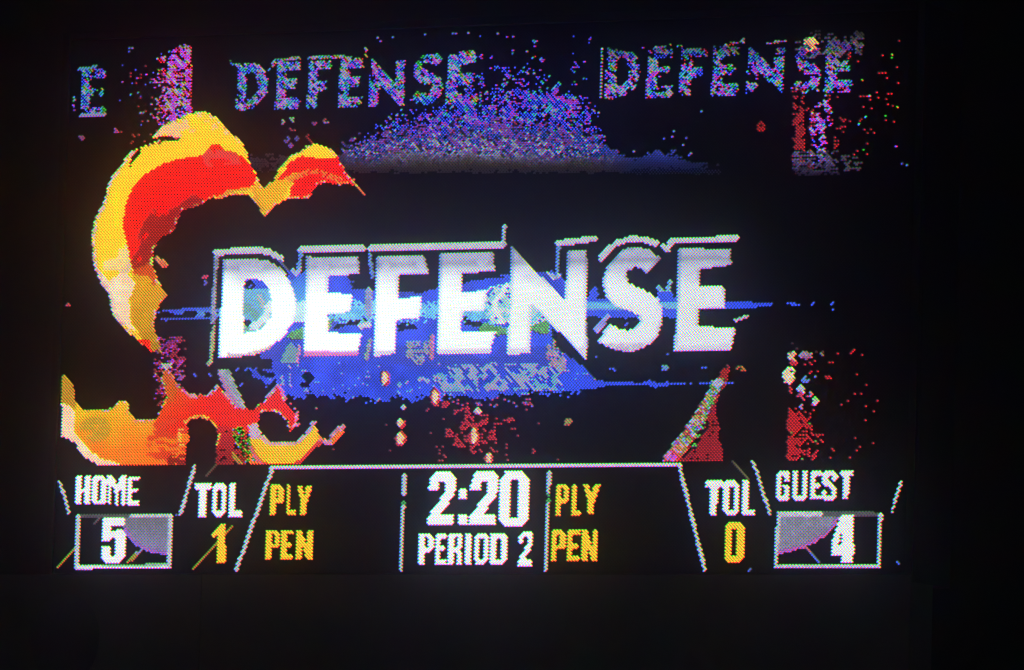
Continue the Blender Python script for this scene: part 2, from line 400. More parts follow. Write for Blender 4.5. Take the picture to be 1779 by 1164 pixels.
def thin(p, wd, c, j=.3): put(line(p, wd), c, P_edge, j)
thin([(376,445),(373,500),(370,560)], 7, (.30, .30, .46), .5); thin([(371,570),(368,600)], 7, (.5, .45, .22)); thin([(368,600),(367,626),(362,634)], 7, (.45, .55, .25))
thin([(523,440),(520,465)], 7, blu); thin([(508,470),(515,476),(521,466)], 7, (.35, .4, .75))
thin([(643,440),(645,460),(648,482)], 6, blu); thin([(876,424),(875,410),(877,393)], 7, (.4, .5, .75))
thin([(971,428),(970,455),(969,484)], 6, blu); thin([(953,476),(962,482),(970,478)], 8, (.42, .5, .7))
thin([(641,505),(640,545)], 12, (.30, .33, .60)); thin([(628,566),(640,564)], 12, (.62, .62, .68)); thin([(643,590),(636,622)], 7, (.35, .38, .35))
thin([(751,585),(749,620)], 7, (.62, .22, .35)); thin([(520,600),(516,628)], 6, (.62, .24, .42))
thin([(1278,557),(1288,554),(1297,550)], 6, (.55, .5, .6)); thin([(487,452),(503,470)], 5, (.07,.08,.25)); thin([(503,470),(510,484)],5,BLUE*.6)
thin([(1018,560),(1020,600)], 4, (.10,.2,.7))

for k in LET:
    pid = part('letter', None, P_edge)
    m = poly(LET[k][0])
    if k == 'D': m &= ~hole
    # the letters are a chrome gradient: grey-violet at the top, white from the middle down
    y0 = 450 - (X - 387) * .022
    t = np.clip((Y - y0 - 4) / 62 + (WN - .5) * .35, 0, 1) ** 1.2
    left_b = np.clip((1150 - X) / 500, 0, 1)
    top_c = np.array([.46, .47, .68]); bot = (.98 + .85 * left_b)[:, None] * np.array([.92, .96, 1.12])[None]
    c = top_c[None] * (1 - t[:, None]) + bot * t[:, None]
    band = np.exp(-((Y - y0 - 17) / 6) ** 2) * (WN > .25)
    c = c * (1 - .38 * band[:, None]); lft = poly([(x + 5, y) for x, y in LET[k][0]]); c = np.where(lft[:, None], c, c * np.array([.60, .66, .85])[None])
    rgt = poly([(x - 4, y - 2) for x, y in LET[k][0]]); c = np.where(rgt[:, None], c, c * np.array([.66, .68, .86])[None])
    low = (Y > (622 - (X - 387) * .016) - 10)
    c = np.where((low & (k not in 'D'))[:, None], np.array([.78, .76, .98])[None], c) if k != 'D' else c
    put(m, c, pid, .06)
    if k in ('E',):
        put(m & (Y > 611), (.85, .22, .50), pid)
    if k == 'D':
        put(m & (Y > 613.5 - np.clip(X - 430, 0, 99) * .32) & (X > 395), (.75, .62, .45), pid, .35)
    if k == 'S':
        put(m & (Y > 597) , mixc((.5, .42, .6), (.8, .8, .9), R1), pid)

# ---- big flame ------------------------------------------------------------------
P_fl = part('flame_curl', 'large yellow and red cartoon flame curling round the left of the headline')
FL = [(264.5,238.6),(281.5,218),(312,206.5),(327,197),(357,194),(380,206.5),(395,225),(417.6,244),(429,263),(432.7,282),(444,297),(449.7,316),(459,325.6),(474,314),(485.6,289.6),(504.5,270.7),(531,258),(530,253),(550,250),(572.6,257.5),(587.7,274.5),(603,301),(625.5,325.6),(631,338),(620,327),(606.6,318),(587.7,321.8),(569,316),(550,321.8),(535,344.5),(501,346),(482,354),(459,377),(451.6,365),(440,346),(429,339),(402.5,339),(380,346),(368,342.6),(345.7,357.7),(315.5,365),(306,388),(300,403),(281.5,410.6),(268,429.5),(264.5,456),(274,486),(289,512.7),(274,535),(266,562),(274,588),(281.5,613),(262.6,611),(243.7,596),(213.4,569.4),(194.5,543),(188.8,512.7),(171.8,486),(162.4,460),(158.6,414.4),(164.3,380),(181,350),(188.8,316),(209.6,286),(228.5,263),(247,255),(281.5,242)]
F = poly(FL)
YEL = np.array([1.5, .86, .0]); ORA = np.array([1.05, .40, .0]); RED = np.array([1.15, .0, .0]); PINK = np.array([1.4, .72, .40]); DRED = S(165, 14, 14); CRM = np.array([1.4, 1.0, .60])
put(F, mixc(YEL, (1.5, .76, .01), WN2), P_fl, .06)
put(F & poly([(264,239),(285,215),(330,195),(360,193),(385,210),(400,235),(380,235),(350,228),(320,232),(312,240)]) & (WN2 + (X < 320) * .3 > .62), (1.35, .68, .24), P_fl, .1)
put(F & poly([(158,380),(172,380),(168,460),(190,486),(221,470),(236,494),(226,520),(226,545),(240,575),(205,560),(190,545),(190,515),(168,490)]) & (Y > 455), mixc(PINK, CRM, np.clip(WN2 * 1.3, 0, 1)), P_fl, .06)
put(F & (Y > 430) & (Y < 470) & (X > 180) & (WN > .6), (1.3, .85, .25), P_fl, .1)
put(F & (line([(213,470),(222,470),(228,450),(222,425)], 7)) , S(255,215,160), P_fl, .1)
INN = [(232,469),(225,444.6),(221,422),(213.4,395.5),(217,361.5),(228.5,331),(251,305),(281.5,286),(312,276.4),(349.5,270.7),(364.7,255.6),(376,250),(391,261),(414,268),(432.7,284),(446,308.5),(441,323.7),(421,330),(398.7,332),(380,343),(368,345),(345.7,359),(315.5,367),(306,388),(300,403),(281.5,412),(270,429.5),(266,456),(266,470)]
m = poly(INN) & F
put(m, RED * 1.05, P_fl, .06)
put(m & poly([(364,256),(391,261),(414,268),(420,285),(360,290),(352,272)]) & (WN2 > .45), S(240, 60, 60), P_fl)
put(m & poly([(228,455),(234,420),(246,392),(262,366),(272,358),(270,372),(276,378),(290,362),(312,356),(330,338),(352,336),(352,356),(316,368),(306,388),(300,403),(268,430),(262,470),(230,470)]) & (WN2 < .72), DRED, P_fl, .1)
put(F & poly([(227,471),(266,468),(276,486),(292,512.7),(276,535),(268,562),(276,588),(286,615),(262,613),(250,592),(228,560),(226,520),(236,494)]), mixc(ORA, (.50, .24, 0), np.clip((Y - 470) / 140 + (WN2 - .5) * .4, 0, 1)), P_fl, .08)
put(F & poly([(262,455),(272,470),(270,500),(258,480),(232,478),(232,469)]), S(225, 80, 15), P_fl, .1)
put(F & (Y > 590) & (X < 262), RED, P_fl)
# right lobe of the flame
LB = F & (X > 440)
put(LB & poly([(440,346),(440,324),(449,318),(459,326),(474,314),(480,300),(505,300),(530,290),(560,294),(580,305),(600,318),(540,300),(505,318),(492,345),(482,354),(459,380)]), (1.15, .45, 0), P_fl, .12)
put(LB & poly([(476,320),(490,302),(508,280),(525,272),(545,275),(575,276),(588,272),(606,301),(632,330),(632,342),(606,320),(587,323),(569,318),(550,323),(536,346),(503,346),(505,330),(512,314),(530,306),(512,300),(492,312)]) & (X > 484), RED, P_fl, .08)
put(LB & line([(498,312),(520,306),(545,296),(570,306),(600,318)], 10) & (R1 < .55), S(245, 130, 40), P_fl)
put(line([(612,312),(631,337)], 5) & (Y < 340), S(235, 110, 30), P_fl)
# yellow rim under the red
put(line([(380,345),(398,333),(421,330),(440,327),(452,360),(459,374)], 5), S(230, 160, 40), P_fl)
off(poly([(249,256),(224,293),(226,280),(236,262)]) | poly([(266,240),(290,236),(313,240),(308,246),(280,247),(262,246)]))
mm = line([(252,256),(285,246),(310,241)], 5) & (R1 < .4); put(mm, S(150, 30, 25), P_fl)
rim = F & ~poly([((x - 330) * .972 + 330 + 3, (y - 400) * .985 + 400) for x, y in FL]) & (X < 235) & (R2 < .7)
put(rim, S(255, 200, 190), P_fl, .3)
rimd = dist(FL + [FL[0]])
mm = F & (rimd < 3.2) & (R2 < .42)
put(mm, np.where((R3 < .4)[:, None], np.array([.9, .5, .45]), np.where((R3 < .7)[:, None], np.array([.45, .75, .08]), np.array([.75, .35, .10]))), P_fl, .3)
P_fl2 = part('ember', 'small orange ember in front of the dark smoke by the flame')
put(line([(274,450),(286,460)], 10) & (R1 < .9), mixc(S(250, 190, 120), S(220, 60, 30), R2), P_fl2)

# ---- lower flames ---------------------------------------------------------------
P_low = part('flame_base', 'orange and red flame licking along the lower left edge')
BODY = [(107,650),(113,650),(127.8,668.7),(131,699.6),(141.5,711.6),(189.6,711.6),(206.8,696),(222,698),(225.7,720),(237.7,730),(272,729),(280.7,706.5),(289,686),(280,660),(286,640),(296,644.7),(310,668.7),(330.5,687.6),(361,687.6),(378.6,670),(395.7,689),(413,706.5),(437,711.6),(464,692.8),(485,668),(495,696),(516,720),(514,737),(502,751),(499,730.5),(485,717),(464,714),(450.7,719),(447,734),(455,754.6),(471,768),(512.5,768),(533,751),(546,732),(553.8,754.6),(571,768),(574,751),(597,735.7),(597,751),(574,773.5),(556,768),(536.6,787),(516,806),(169,808),(145,792),(127.8,768),(107,758)]
B = poly(BODY) & (X > 106)
gap = (ell(346, 757, 31, 31) | rect(322, 757, 377, 812)) & ~poly([(322,730),(330,765),(322,775),(312,775),(312,730)])
B &= ~gap
put(B, mixc((1.25, .52, .0), (1.35, .20, .0), np.clip((Y - 715) / 90 + (X - 107) / 400 + (WN - .5) * .5, 0, 1)), P_low, .1)
put(B & (X < 131) & (Y < 712), S(205, 150, 30), P_low, .15)
put(B & ell(165, 745, 28, 22) & (WN2 > .4), S(205, 165, 30), P_low, .15)
put(B & poly([(105,700),(122,704),(131,712),(131,755),(142,764),(155,780),(175,796),(215,808),(165,810),(140,795),(125,772),(105,762)]), mixc(CRM, PINK, WN2), P_low, .06)
mm = B & ((X > 272) & (X < 520) & (Y < 753)) & (X + .8 * (Y - 700) > 290)
put(mm, mixc((1.1, .08, .0), (1.1, .01, .0), np.clip((X - 280) / 80 + (Y-690)/80, 0, 1)), P_low, .12)
put(B & poly([(282,640),(300,640),(312,668),(300,700),(285,700)]), S(225, 95, 20), P_low, .15)
put(B & (X > 255) & (X < 325) & (Y > 728) & (vn(X / 20, Y / 5, 30) > .55), S(235, 60, 22), P_low, .1)
put(B & (Y > 790) & (X > 290) & (X < 330) & (R1 < .75), S(140, 15, 15), P_low)
mm = rect(374, 738, 432, 806) & (Y > 738 + np.clip(X - 385, 0, 99) * .25) & ~ell(346, 757, 31, 31)
off(mm); put(mm & (R1 < .97 - np.clip(X - 400, 0, 50) / 60) & (vn(X/8,Y/5,31) > .12), mixc((.62, .01, .01), (.30, .005, .01), np.clip((Y - 745) / 60, 0, 1)), P_low, .15)
mm = (line([(415,755),(428,775),(440,798)], 26)) & (R2 < .45) & (Y < 806) & (X > 405)
put(mm, speckle(.9, .45, .75, .4), P_low)
put(line([(406,790),(419,806)], 7), S(190, 150, 50), P_low, .3)
rimd = dist(BODY[:33])
mm = B & (rimd < 3.4) & (R2 < .6) & (X > 150) & (Y < 800)
put(mm, np.where((R3 < .35)[:, None], np.array([.85, .35, .75]), np.where((R3 < .6)[:, None], np.array([.30, .75, .08]), np.array([1.0, .30, .15]))), P_low, .3)
mm = (np.abs(np.hypot(X - 346, Y - 757) - 33.5) < 3) & (Y < 775) & (PID == P_low) & (R2 < .7)
put(mm, (.95, .5, .05), P_low, .4)
# bowl on the right
bowl = poly([(432,738),(447,734),(455,754.6),(471,768),(512.5,768),(533,751),(546,732),(553.8,754.6),(556,768),(536.6,787),(516,806),(460,808),(444,795),(436,775)])
put(bowl, mixc((1.35, .60, 0), (1.2, .5, 0), WN2), P_low, .08)
din = dist([(434,738),(445,740),(456,758),(471,770),(512.5,770),(533,753),(545,734)])
put(bowl & (din < 4.5), mixc(S(225, 130, 170), S(240, 210, 190), R1), P_low)
put(bowl & (X < 452) & (Y < 762), mixc(S(225, 130, 170), S(200, 200, 230), R1), P_low)
put(line([(436,775),(444,795),(460,807)], 6), mixc(S(230,110,150), S(235,70,60), R1), P_low, .2)
put(line([(556,766),(573,770),(577,755),(596,740)], 8), mixc(S(215, 90, 100), S(230, 170, 220), R1), P_low)
put(line([(516,806),(536,787),(556,768)], 5), S(225, 50, 50), P_low, .2)
put(line([(534,752),(546,734)], 8) & (R1 < .9), mixc(S(230, 130, 190), S(190, 170, 220), R2), P_low)
rimm = line([(464,690),(485,668),(495,690),(515,715),(517,737)], 5); put(rimm & (R1 < .75), mixc(S(230, 90, 120), S(210, 150, 230), R2), P_low)
rimm = line([(298,648),(312,670),(330,686),(361,688),(377,672)], 5); put(rimm & (R1 < .6), mixc(S(230, 130, 60), S(220, 160, 220), R2), P_low)
# blue grey stick rising from the flame
P_st = part('spark_trail', 'pale blue slanting trail rising above the flame base', kind='stuff')
m = poly([(376,641),(399,641),(412,672),(428,709),(412,709),(396,690),(386,668)])
put(m, mixc((.22,.38,.44), (.42,.40,.52), WN2), P_st, .3)
put(m & (X < 380 + (Y - 641) * .55), mixc((.55,.15,.3), (.4,.3,.55), R1), P_st)
P_st2 = part('spark_cloud', 'red and violet sparks rising between the two flames', kind='stuff')
mm = rect(268, 585, 322, 705) & (vn(X/9, Y/7, 33) * .5 + R1 * .5 < .36 + .2 * np.exp(-((X - 297) / 18) ** 2)) & ~B & ~F
put(mm, np.where((R2 < .65)[:, None], S(150, 25, 45), speckle(.8, .7, .4, .8)), P_st2)
put(ell(290, 636, 10, 6), mixc((.35,.4,.45), (.6,.5,.5), R1), P_st2, .3)
mm = line([(276,612),(292,585),(310,600)], 10) & (R1 < .5); put(mm, speckle(.35, .7, .4, .7), P_st2)
mm = line([(318,640),(312,670)], 10) & (R1 < .5); put(mm, S(150, 70, 170), P_st2)

# ---- sparks, right hand streak ------------------------------------------------------
P_tr = part('spark_trail', 'red and green speckled streak slanting up at the right of the headline', kind='stuff')
tri = poly([(1262,630),(1268,640),(1262,665),(1246,690),(1243,715),(1250,745),(1246,762),(1254,775),(1254,801),(1152,801)])
put(tri & (R1 < .93), mixc(S(170, 22, 30), S(150, 18, 26), R2), P_tr, .15)
holes = poly([(1200,760),(1228,720),(1232,740),(1215,765),(1195,790),(1185,795)]) & (R3 < .75)
off(tri & holes)
dl = dist([(1257,645),(1235,690),(1210,735),(1165,798)])
mm = (dl < 8 + (Y - 640) * .035) & (Y > 658) & (Y < 802)
cc = speckle(1.0, .6, .62, .45); cc += np.array([.06, .05, .05])
cc[:, 0] += np.clip((Y - 750) / 50, 0, 1) * .4; cc[:, 1] *= np.clip(1.1 - np.clip((Y - 765) / 40, 0, 1), 0, 1)
put(mm, cc, P_tr)
put(line([(1236,700),(1225,728),(1206,775)], 10) & (R2 < .35), (.08, .5, .1), P_tr)
put(ell(1248, 664, 12, 6), (.45, .42, .68), P_tr, .3)
put(ell(1287, 641, 8, 5) & (R1 < .7), S(190, 110, 40), P_loose)

P_rc = part('spark_column', 'red column of sparks above the word GUEST', kind='stuff')
den = np.interp(X, [1364, 1368, 1380, 1386, 1398, 1410, 1425, 1460, 1530], [0, 1, 1, .62, .62, .42, .22, .12, .06])
den = den * np.clip((Y - 690) / 40, .0, 1) * np.where(X > 1430, np.clip((Y - 700) / 80, .15, 1), 1)
xl = np.interp(Y, [690, 720, 760, 800], [1372, 1368, 1364, 1363])
mm = (X > xl) & (X < 1526) & (Y > 690) & (Y < 801) & (vn(X/9, Y/9, 40) * .5 + R1 * .5 < .06 + .78 * den)
put(mm, np.where((R3 < .04)[:, None], S(90, 170, 60), S(190, 24, 34)), P_rc, .2)
for x, y in ((1503,706),(1518,713),(1490,650),(1506,668),(1524,696),(1485,684),(1497,684),(1474,696),(1462,702),(1437,653),(1440,657),(1411,645),(1408,648),(1422,644),(1480,612),(1457,613),(1498,616),(1485,608),(1443,629),(1396,632),(1417,626),(1407,631),(1483,761),(1515,770)):
    put(ell(x, y, 3.2, 2.2), S(190, 24, 34), P_rc)
put(ell(1376, 620, 8, 9) & (R1 < .9), mixc((.9,.35,.2), (.8,.75,.6), R2), P_rc)
put(ell(1371, 653, 12, 15) & (R1 < .95), mixc((.95,.6,.22), (1.0,.9,.85), R2), P_rc)
put(ell(1371, 653, 13, 16) & (X > 1380) & (R1 < .6), (.15,.6,.1), P_rc)
put(ell(1376, 630, 8, 4) | line([(1371,670),(1372,682)], 6) & (R1 < .8), S(200, 40, 50), P_rc)
put(ell(1400, 616, 12, 8) & (R1 < .85), mixc((.3,.25,.45), (.4,.12,.2), R2), P_rc, .4)
put(rect(1370, 596, 1435, 612) & (R1 < .12), S(90, 40, 40), P_rc)
put(line([(1418,606),(1432,617)], 5) & (R1 < .7), (.25,.2,.2), P_rc)
put(ell(1399, 660, 8, 6) & (R1 < .85), (.08, .2, .8), P_rc); put(ell(1416, 654, 3, 2), (.1,.2,.8), P_rc)
put(ell(1392, 678, 7, 10) & (R1 < .9), (.6, .6, .9), P_rc, .3); put(ell(1395, 689, 10, 8) & (R1 < .7), S(210, 50, 90), P_rc)
put(ell(1417, 697, 6, 8) & (R1 < .95), mixc((.25,.8,.2), (.95,.6,.8), np.clip((Y - 692) / 8, 0, 1)), P_rc)
put(ell(1391, 706, 4, 5), (.5,.2,.7), P_rc); put(ell(1410,685,4,5) & (R1<.8), (.8,.2,.5), P_rc)

P_cs = part('spark_cluster', 'cluster of red sparks below the blue glow in the middle', kind='stuff')
den = np.exp(-((X - 820) / 62) ** 2 - ((Y - 745) / 48) ** 2)
mm = (Y > 696) & (Y < 802) & (vn(X/10, Y/8, 41) * .55 + R1 * .45 < .10 + .42 * den) & (X > 740) & (X < 960)
put(mm, S(190, 22, 36), P_cs, .2)
def glowspark(x, y, rx, ry, pid=P_cs):
    put(ell(x, y, rx, ry) & (R1 < .9), S(200, 40, 30), pid, .2)
    put(ell(x, y, rx * .62, ry * .78), mixc((1.0,.5,.15), (1.0,.9,.7), R2), pid)
glowspark(824, 758, 9, 17); glowspark(849, 797, 8, 12); glowspark(696, 762, 10, 13); glowspark(696, 735, 8, 9); glowspark(756, 690, 9, 16); glowspark(669, 657, 8, 14, P_mist)
put(ell(701, 708, 4, 5), (.6,.5,.7), P_cs); put(ell(830, 714, 6, 5), (.7,.5,.5), P_cs, .5); put(ell(986, 733, 7, 6) & (R1 < .85), mixc((.55,.08,.05), (.2,.45,.08), R2), P_cs)
for x, y in ((670,738),(677,783),(926,782),(928,785),(900,757),(880,778),(967,798),(882,799),(765,799),(775,752),(918,700),(922,703),(912,701),(580,780)):
    put(ell(x, y, 3.4, 2.3), S(180, 25, 40), P_cs)
mm = rect(780, 690, 930, 706) & (R1 < .16); put(mm, np.where((R2 < .5)[:, None], S(90,90,220), S(190,60,120)), P_cs)
put(ell(547, 709, 3, 2.5), S(200, 150, 60), P_loose)

# clean edge between picture and score strip
off((Y > 809 - (X - 200) * .0080) & (X > 95))

# ---- score strip -------------------------------------------------------------------
WHITE = np.array([1.15, 1.12, 1.2]); GOLD = np.array([1.2, .74, .01]); LN = np.array([.60, .60, .72])
def dl_(p, wd=6.2, c=LN, j=.12): put(line(p, wd), c, part('divider_line'), j)
dl_([(104,836),(121,892)], 5.0); dl_([(338,811),(314,893)], 6.0); dl_([(474,812),(411,990)], 6.5)
dl_([(472,811.5),(1181,806.5)], 7.2, (.74, .68, .86), .1); dl_([(1180,808),(1225,991)], 6.5); dl_([(1309,802),(1337,891)], 5.5); dl_([(1566,836),(1550,888)], 5)
dl_([(703,825),(702,861)], 6); dl_([(701,879),(697,989)], 6); dl_([(954.5,822),(953.3,857)], 6); dl_([(952.7,875),(948,989)], 6)
put(ell(701,874,4,3) | ell(953,861,4,3) | ell(953,870,4,3), S(40,160,70), P_loose)
GL = np.array([.42, .33, .01])
def ry_(p, wd=4.0, c=GL): put(line(p, wd), c, part('gold_ray'), .15)
ry_([(100,985),(128,953)]); ry_([(337,988),(376,946)]); ry_([(392,928),(405,914)]); ry_([(377,808),(354,834)], 3.2, S(90,85,45)); ry_([(1269,800),(1300,832)], 3.2, S(90,85,45)); 

P_box = [part('score_box', 'white outlined box under HOME with a grey wedge'), part('score_box', 'white outlined box under GUEST with a grey wedge')]
def frame(q, pid, wd=7):
    put(line(q + [q[0]], wd), (.62, .63, .74), pid, .2)
put(poly([(217,896),(297,896),(294,961.5),(268,958),(249.5,953),(232,940),(218,927),(212,912)]), mixc((.17, .18, .22), (.24, .24, .40), np.clip((Y - 905) / 40, 0, 1)), P_box[0], .2)
put(line([(216,918),(232,940),(250,953),(270,958),(292,962)], 5.5), mixc((.20,.10,.80), (.65,.1,.55), R1), P_box[0])
put(line([(222,978),(238,962)], 4.5), GL, P_box[0]); put(line([(238,962),(246,954)], 5), (.25,.25,.6), P_box[0])
put(line([(174,900),(164,912)], 4), (.15,.10,.1), P_box[0])
frame([(136,896),(297,896),(293.5,984.5),(133,985.5)], P_box[0], 6.6)
put(line([(142,896),(222,896)], 7), (.075,.075,.085), P_box[0], .3)
put(line([(136,986),(294,986)], 4), WHITE, P_box[0], .1)
put(line([(178,982),(292,981)], 3.2), (.30,.48,.44), P_box[0], .2)
put(line([(295,893),(313,895)], 3) & (X < 312) & (X > 302), (.05,.08,.5), P_box[0])
put(poly([(1353,892),(1459.5,892),(1446,916),(1432,929.8),(1412,941),(1394,948.7),(1372,953),(1351,959)]), mixc((.21, .22, .28), (.28, .28, .42), WN2), P_box[1], .2)
put(line([(1457,896),(1446,916),(1432,930),(1412,941),(1394,950),(1372,955),(1353,960)], 5.5), mixc((.25,.10,.75), (.7,.1,.45), R1), P_box[1])
put(line([(1401,949),(1412,962)], 4), (.6,.1,.2), P_box[1]); put(line([(1410,960),(1424,975)], 3.5), (.07,.15,.7), P_box[1])
put(line([(1357,900),(1364,906)], 4), (.12,.25,.55), P_box[1])
frame([(1353,893),(1530,893),(1527,984.5),(1348,984.5)], P_box[1], 6.6)
put(line([(1432,893),(1524,893)], 7), (.085,.085,.10), P_box[1], .3)
for x, y in ((1303,990),(1561,978)): put(ell(x, y, 3.4, 2.4), (.05,.1,.7), P_loose)

# condensed bold lettering, drawn as filled blocks in a unit box (u right, v down)
def bars(L): return [[(a, b_), (c, b_), (c, d), (a, d)] for a, b_, c, d in L]
A, Z = .36, .64
def ring(t=.17, a=.36):
    o = [(.2,0),(.8,0),(1,.13),(1,.87),(.8,1),(.2,1),(0,.87),(0,.13)]
    return [o, [(a,t),(1-a,t),(1-a,1-t),(a,1-t)]]
GLY = {
 'H': bars([(0,0,A,1),(Z,0,1,1),(.3,.42,.7,.58)]), 'O': ring(), '0': ring(.16,.38),
 'M': [[(0,0),(.28,0),(.5,.28),(.72,0),(1,0),(1,1),(.77,1),(.77,.30),(.60,.62),(.40,.62),(.23,.30),(.23,1),(0,1)], [(.42,.6),(.58,.6),(.58,1),(.42,1)]],
 'E': bars([(0,0,.42,1),(0,0,1,.16),(0,.42,.88,.58),(0,.84,1,1)]), 'G': [[(.2,0),(.8,0),(1,.13),(1,.34),(.64,.34),(.64,.17),(.37,.17),(.37,.83),(.64,.83),(.64,.62),(.5,.62),(.5,.48),(1,.48),(1,1),(.8,1),(.74,.94),(.6,1),(.2,1),(0,.87),(0,.13)]],
 'U': [[(0,0),(A,0),(A,.83),(Z,.83),(Z,0),(1,0),(1,.87),(.8,1),(.2,1),(0,.87)]],
 'S': [[(.2,0),(.8,0),(1,.13),(1,.34),(.64,.34),(.64,.16),(.37,.16),(.37,.32),(1,.58),(1,.87),(.8,1),(.2,1),(0,.87),(0,.64),(.36,.64),(.36,.84),(.63,.84),(.63,.66),(0,.40),(0,.13)]],
 'T': bars([(0,0,1,.18),(.29,0,.71,1)]), 'L': bars([(0,0,.44,1),(0,.83,1,1)]),
 'P': [[(0,0),(.8,0),(1,.1),(1,.52),(.8,.62),(.4,.62),(.4,1),(0,1)], [(.4,.15),(.62,.15),(.62,.47),(.4,.47)]],
 'R': [[(0,0),(.8,0),(1,.1),(1,.45),(.85,.53),(1,.62),(1,1),(.64,1),(.64,.62),(.4,.60),(.4,1),(0,1)], [(.4,.14),(.62,.14),(.62,.45),(.4,.45)]],
 'Y': [[(0,0),(.36,0),(.5,.34),(.64,0),(1,0),(.7,.60),(.7,1),(.3,1),(.3,.60)]],
 'N': [[(0,0),(.32,0),(.66,.55),(.66,0),(1,0),(1,1),(.68,1),(.34,.45),(.34,1),(0,1)]],
 'I': bars([(0,0,1,1)]), 'D': [[(0,0),(.75,0),(1,.12),(1,.88),(.75,1),(0,1)], [(.37,.15),(.64,.15),(.64,.85),(.37,.85)]],
 '5': [[(.03,0),(.98,0),(.98,.2),(.42,.2),(.42,.30),(.8,.27),(1,.36),(1,.88),(.8,1),(.2,1),(0,.87),(0,.62),(.40,.62),(.40,.85),(.60,.85),(.60,.44),(.40,.44),(.40,.54),(.03,.54)]],
 '1': [[(.95,0),(.95,1),(.42,1),(.42,.32),(0,.34),(0,.20),(.3,.16),(.5,0)]],
 '2': [[(.0,.36),(.05,.13),(.25,0),(.8,0),(1,.12),(1,.36),(.9,.5),(.48,.82),(.94,.82),(.94,1),(0,1),(0,.86),(.62,.38),(.62,.18),(.38,.18),(.38,.36)]],
 '4': [[(.35,0),(.9,0),(.9,.62),(1,.62),(1,.84),(.9,.84),(.9,1),(.42,1),(.42,.84),(0,.84),(0,.64)], [(.45,.30),(.45,.62),(.30,.62)]],
 '.': bars([(0,0,1,1)])}
def glyph(ch, x0, y0, x1, y1, lean=.03):
    m = np.zeros(NL, bool)
    for pth in (GLY[ch] if ch in ('O','0','P','R','D','4') else []):
        m ^= poly([(x0 + u * (x1 - x0) + (1 - v) * (y1 - y0) * lean, y0 + v * (y1 - y0)) for u, v in pth])
    if not m.any():
        for pth in GLY[ch]:
            m |= poly([(x0 + u * (x1 - x0) + (1 - v) * (y1 - y0) * lean, y0 + v * (y1 - y0)) for u, v in pth])
    return m
def word(name, label, col, items):
    if len(items) == 1:
        pid = part(name, label)
        for ch, x0, y0, x1, y1 in items: put(glyph(ch, x0, y0, x1, y1), col, pid, .05)
        return pid
    pid = part(name, label, 0, 'empty')
    for ch, x0, y0, x1, y1 in items:
        put(glyph(ch, x0, y0, x1, y1), col, part('letter' if ch.isalpha() else 'digit' if ch != '.' else 'colon_dot', None, pid), .05)
    return pid
word('caption', 'white word HOME above the left score box', WHITE, [('H',131.5,827,156,877),('O',159,827,184,877),('M',186,827,219,877),('E',221.5,827,241,877)])
word('number', 'white number 5 in the box under HOME', WHITE, [('5',176,898,216.5,978)])
word('caption', 'left white word TOL beside the HOME box', WHITE, [('T',337,840,366,897),('O',367.5,840,392.5,897),('L',396,840,420,897)])
word('number', 'yellow number 1 under the left word TOL', GOLD, [('1',366,911,392,977)])
word('caption', 'left yellow word PLY', GOLD, [('P',469,843,491,895),('L',496,843,512.5,895),('Y',513.5,843,541,895)])
word('caption', 'left yellow word PEN', GOLD, [('P',461,921,485,971),('E',488,921,509,971),('N',513,921,542,971)])
word('clock', 'large white game clock reading 2:20', WHITE * 1.05, [('2',742.5,819,790,911),('.',796.5,848,811,867),('.',796.5,893,811,911),('2',815,819,863.5,911),('0',867,818,917,914)])
word('caption', 'white line PERIOD 2 under the game clock', WHITE, [('P',726,926,752,981),('E',755,926,775,981),('R',778.5,926,801.5,981),('I',807,926,818,981),('O',824,926,847.5,981),('D',852,926,880,981),('2',898.5,923,925,983)])
word('caption', 'right yellow word PLY beside the game clock', GOLD, [('P',965,841,988,896),('L',993,841,1010,896),('Y',1011,841,1041,893)])
word('caption', 'right yellow word PEN beside the game clock', GOLD, [('P',957,921,981,975),('E',985,921,1006,975),('N',1010,921,1036,975)])
word('caption', 'right white word TOL beside the GUEST box', WHITE * .9, [('T',1224,835,1254,894.5),('O',1255,835,1284,894.5),('L',1288,835,1312,894.5)])
word('number', 'yellow number 0 under the right word TOL', GOLD, [('0',1258,908,1291,978)])
word('caption', 'white word GUEST above the right score box', WHITE * .85, [('G',1347,818,1371,869),('U',1376,818,1403,869),('E',1407,818,1426,868),('S',1427.5,818,1454,869),('T',1457,818,1481,868)])
word('number', 'white number 4 in the box under GUEST', WHITE * .95, [('4',1443,895,1485,978)])

# ---------------------------------------------------------------- build the board
root = bpy.data.objects.new('scoreboard', None); C.objects.link(root)
root.location = (0, 0, -BH / 2)
root['label'] = 'large lit arena scoreboard showing DEFENSE, flames and a score strip with clock 2:20'
root['category'] = 'scoreboard'
ZB = BH / 2                          # shift: part coordinates start at the bottom edge of the board

def finish(o, label=None, kind=None):
    if label: o['label'] = label
    if kind: o['kind'] = kind
    return o

e = 0.012
boxes('screen_face', [(-BW/2 - e, BW/2 + e, 0.0, 0.03, -e, BH + e)], M_face, root)
fr = 0.05
boxes('housing', [(-BW/2-e-fr, BW/2+e+fr, 0.032, 0.55, -e-fr, BH+e+fr)], M_case, root, 0.01)
boxes('frame_rail', [(-BW/2-e-fr, -BW/2-e-.002, -.018, .0318, -e-fr, BH+e+fr)], M_case, root, .004)
boxes('frame_rail', [(BW/2+e+.002, BW/2+e+fr, -.018, .0318, -e-fr, BH+e+fr)], M_case, root, .004)
boxes('frame_rail', [(-BW/2-e, BW/2+e, -.018, .0318, BH+e+.002, BH+e+fr)], M_case, root, .004)

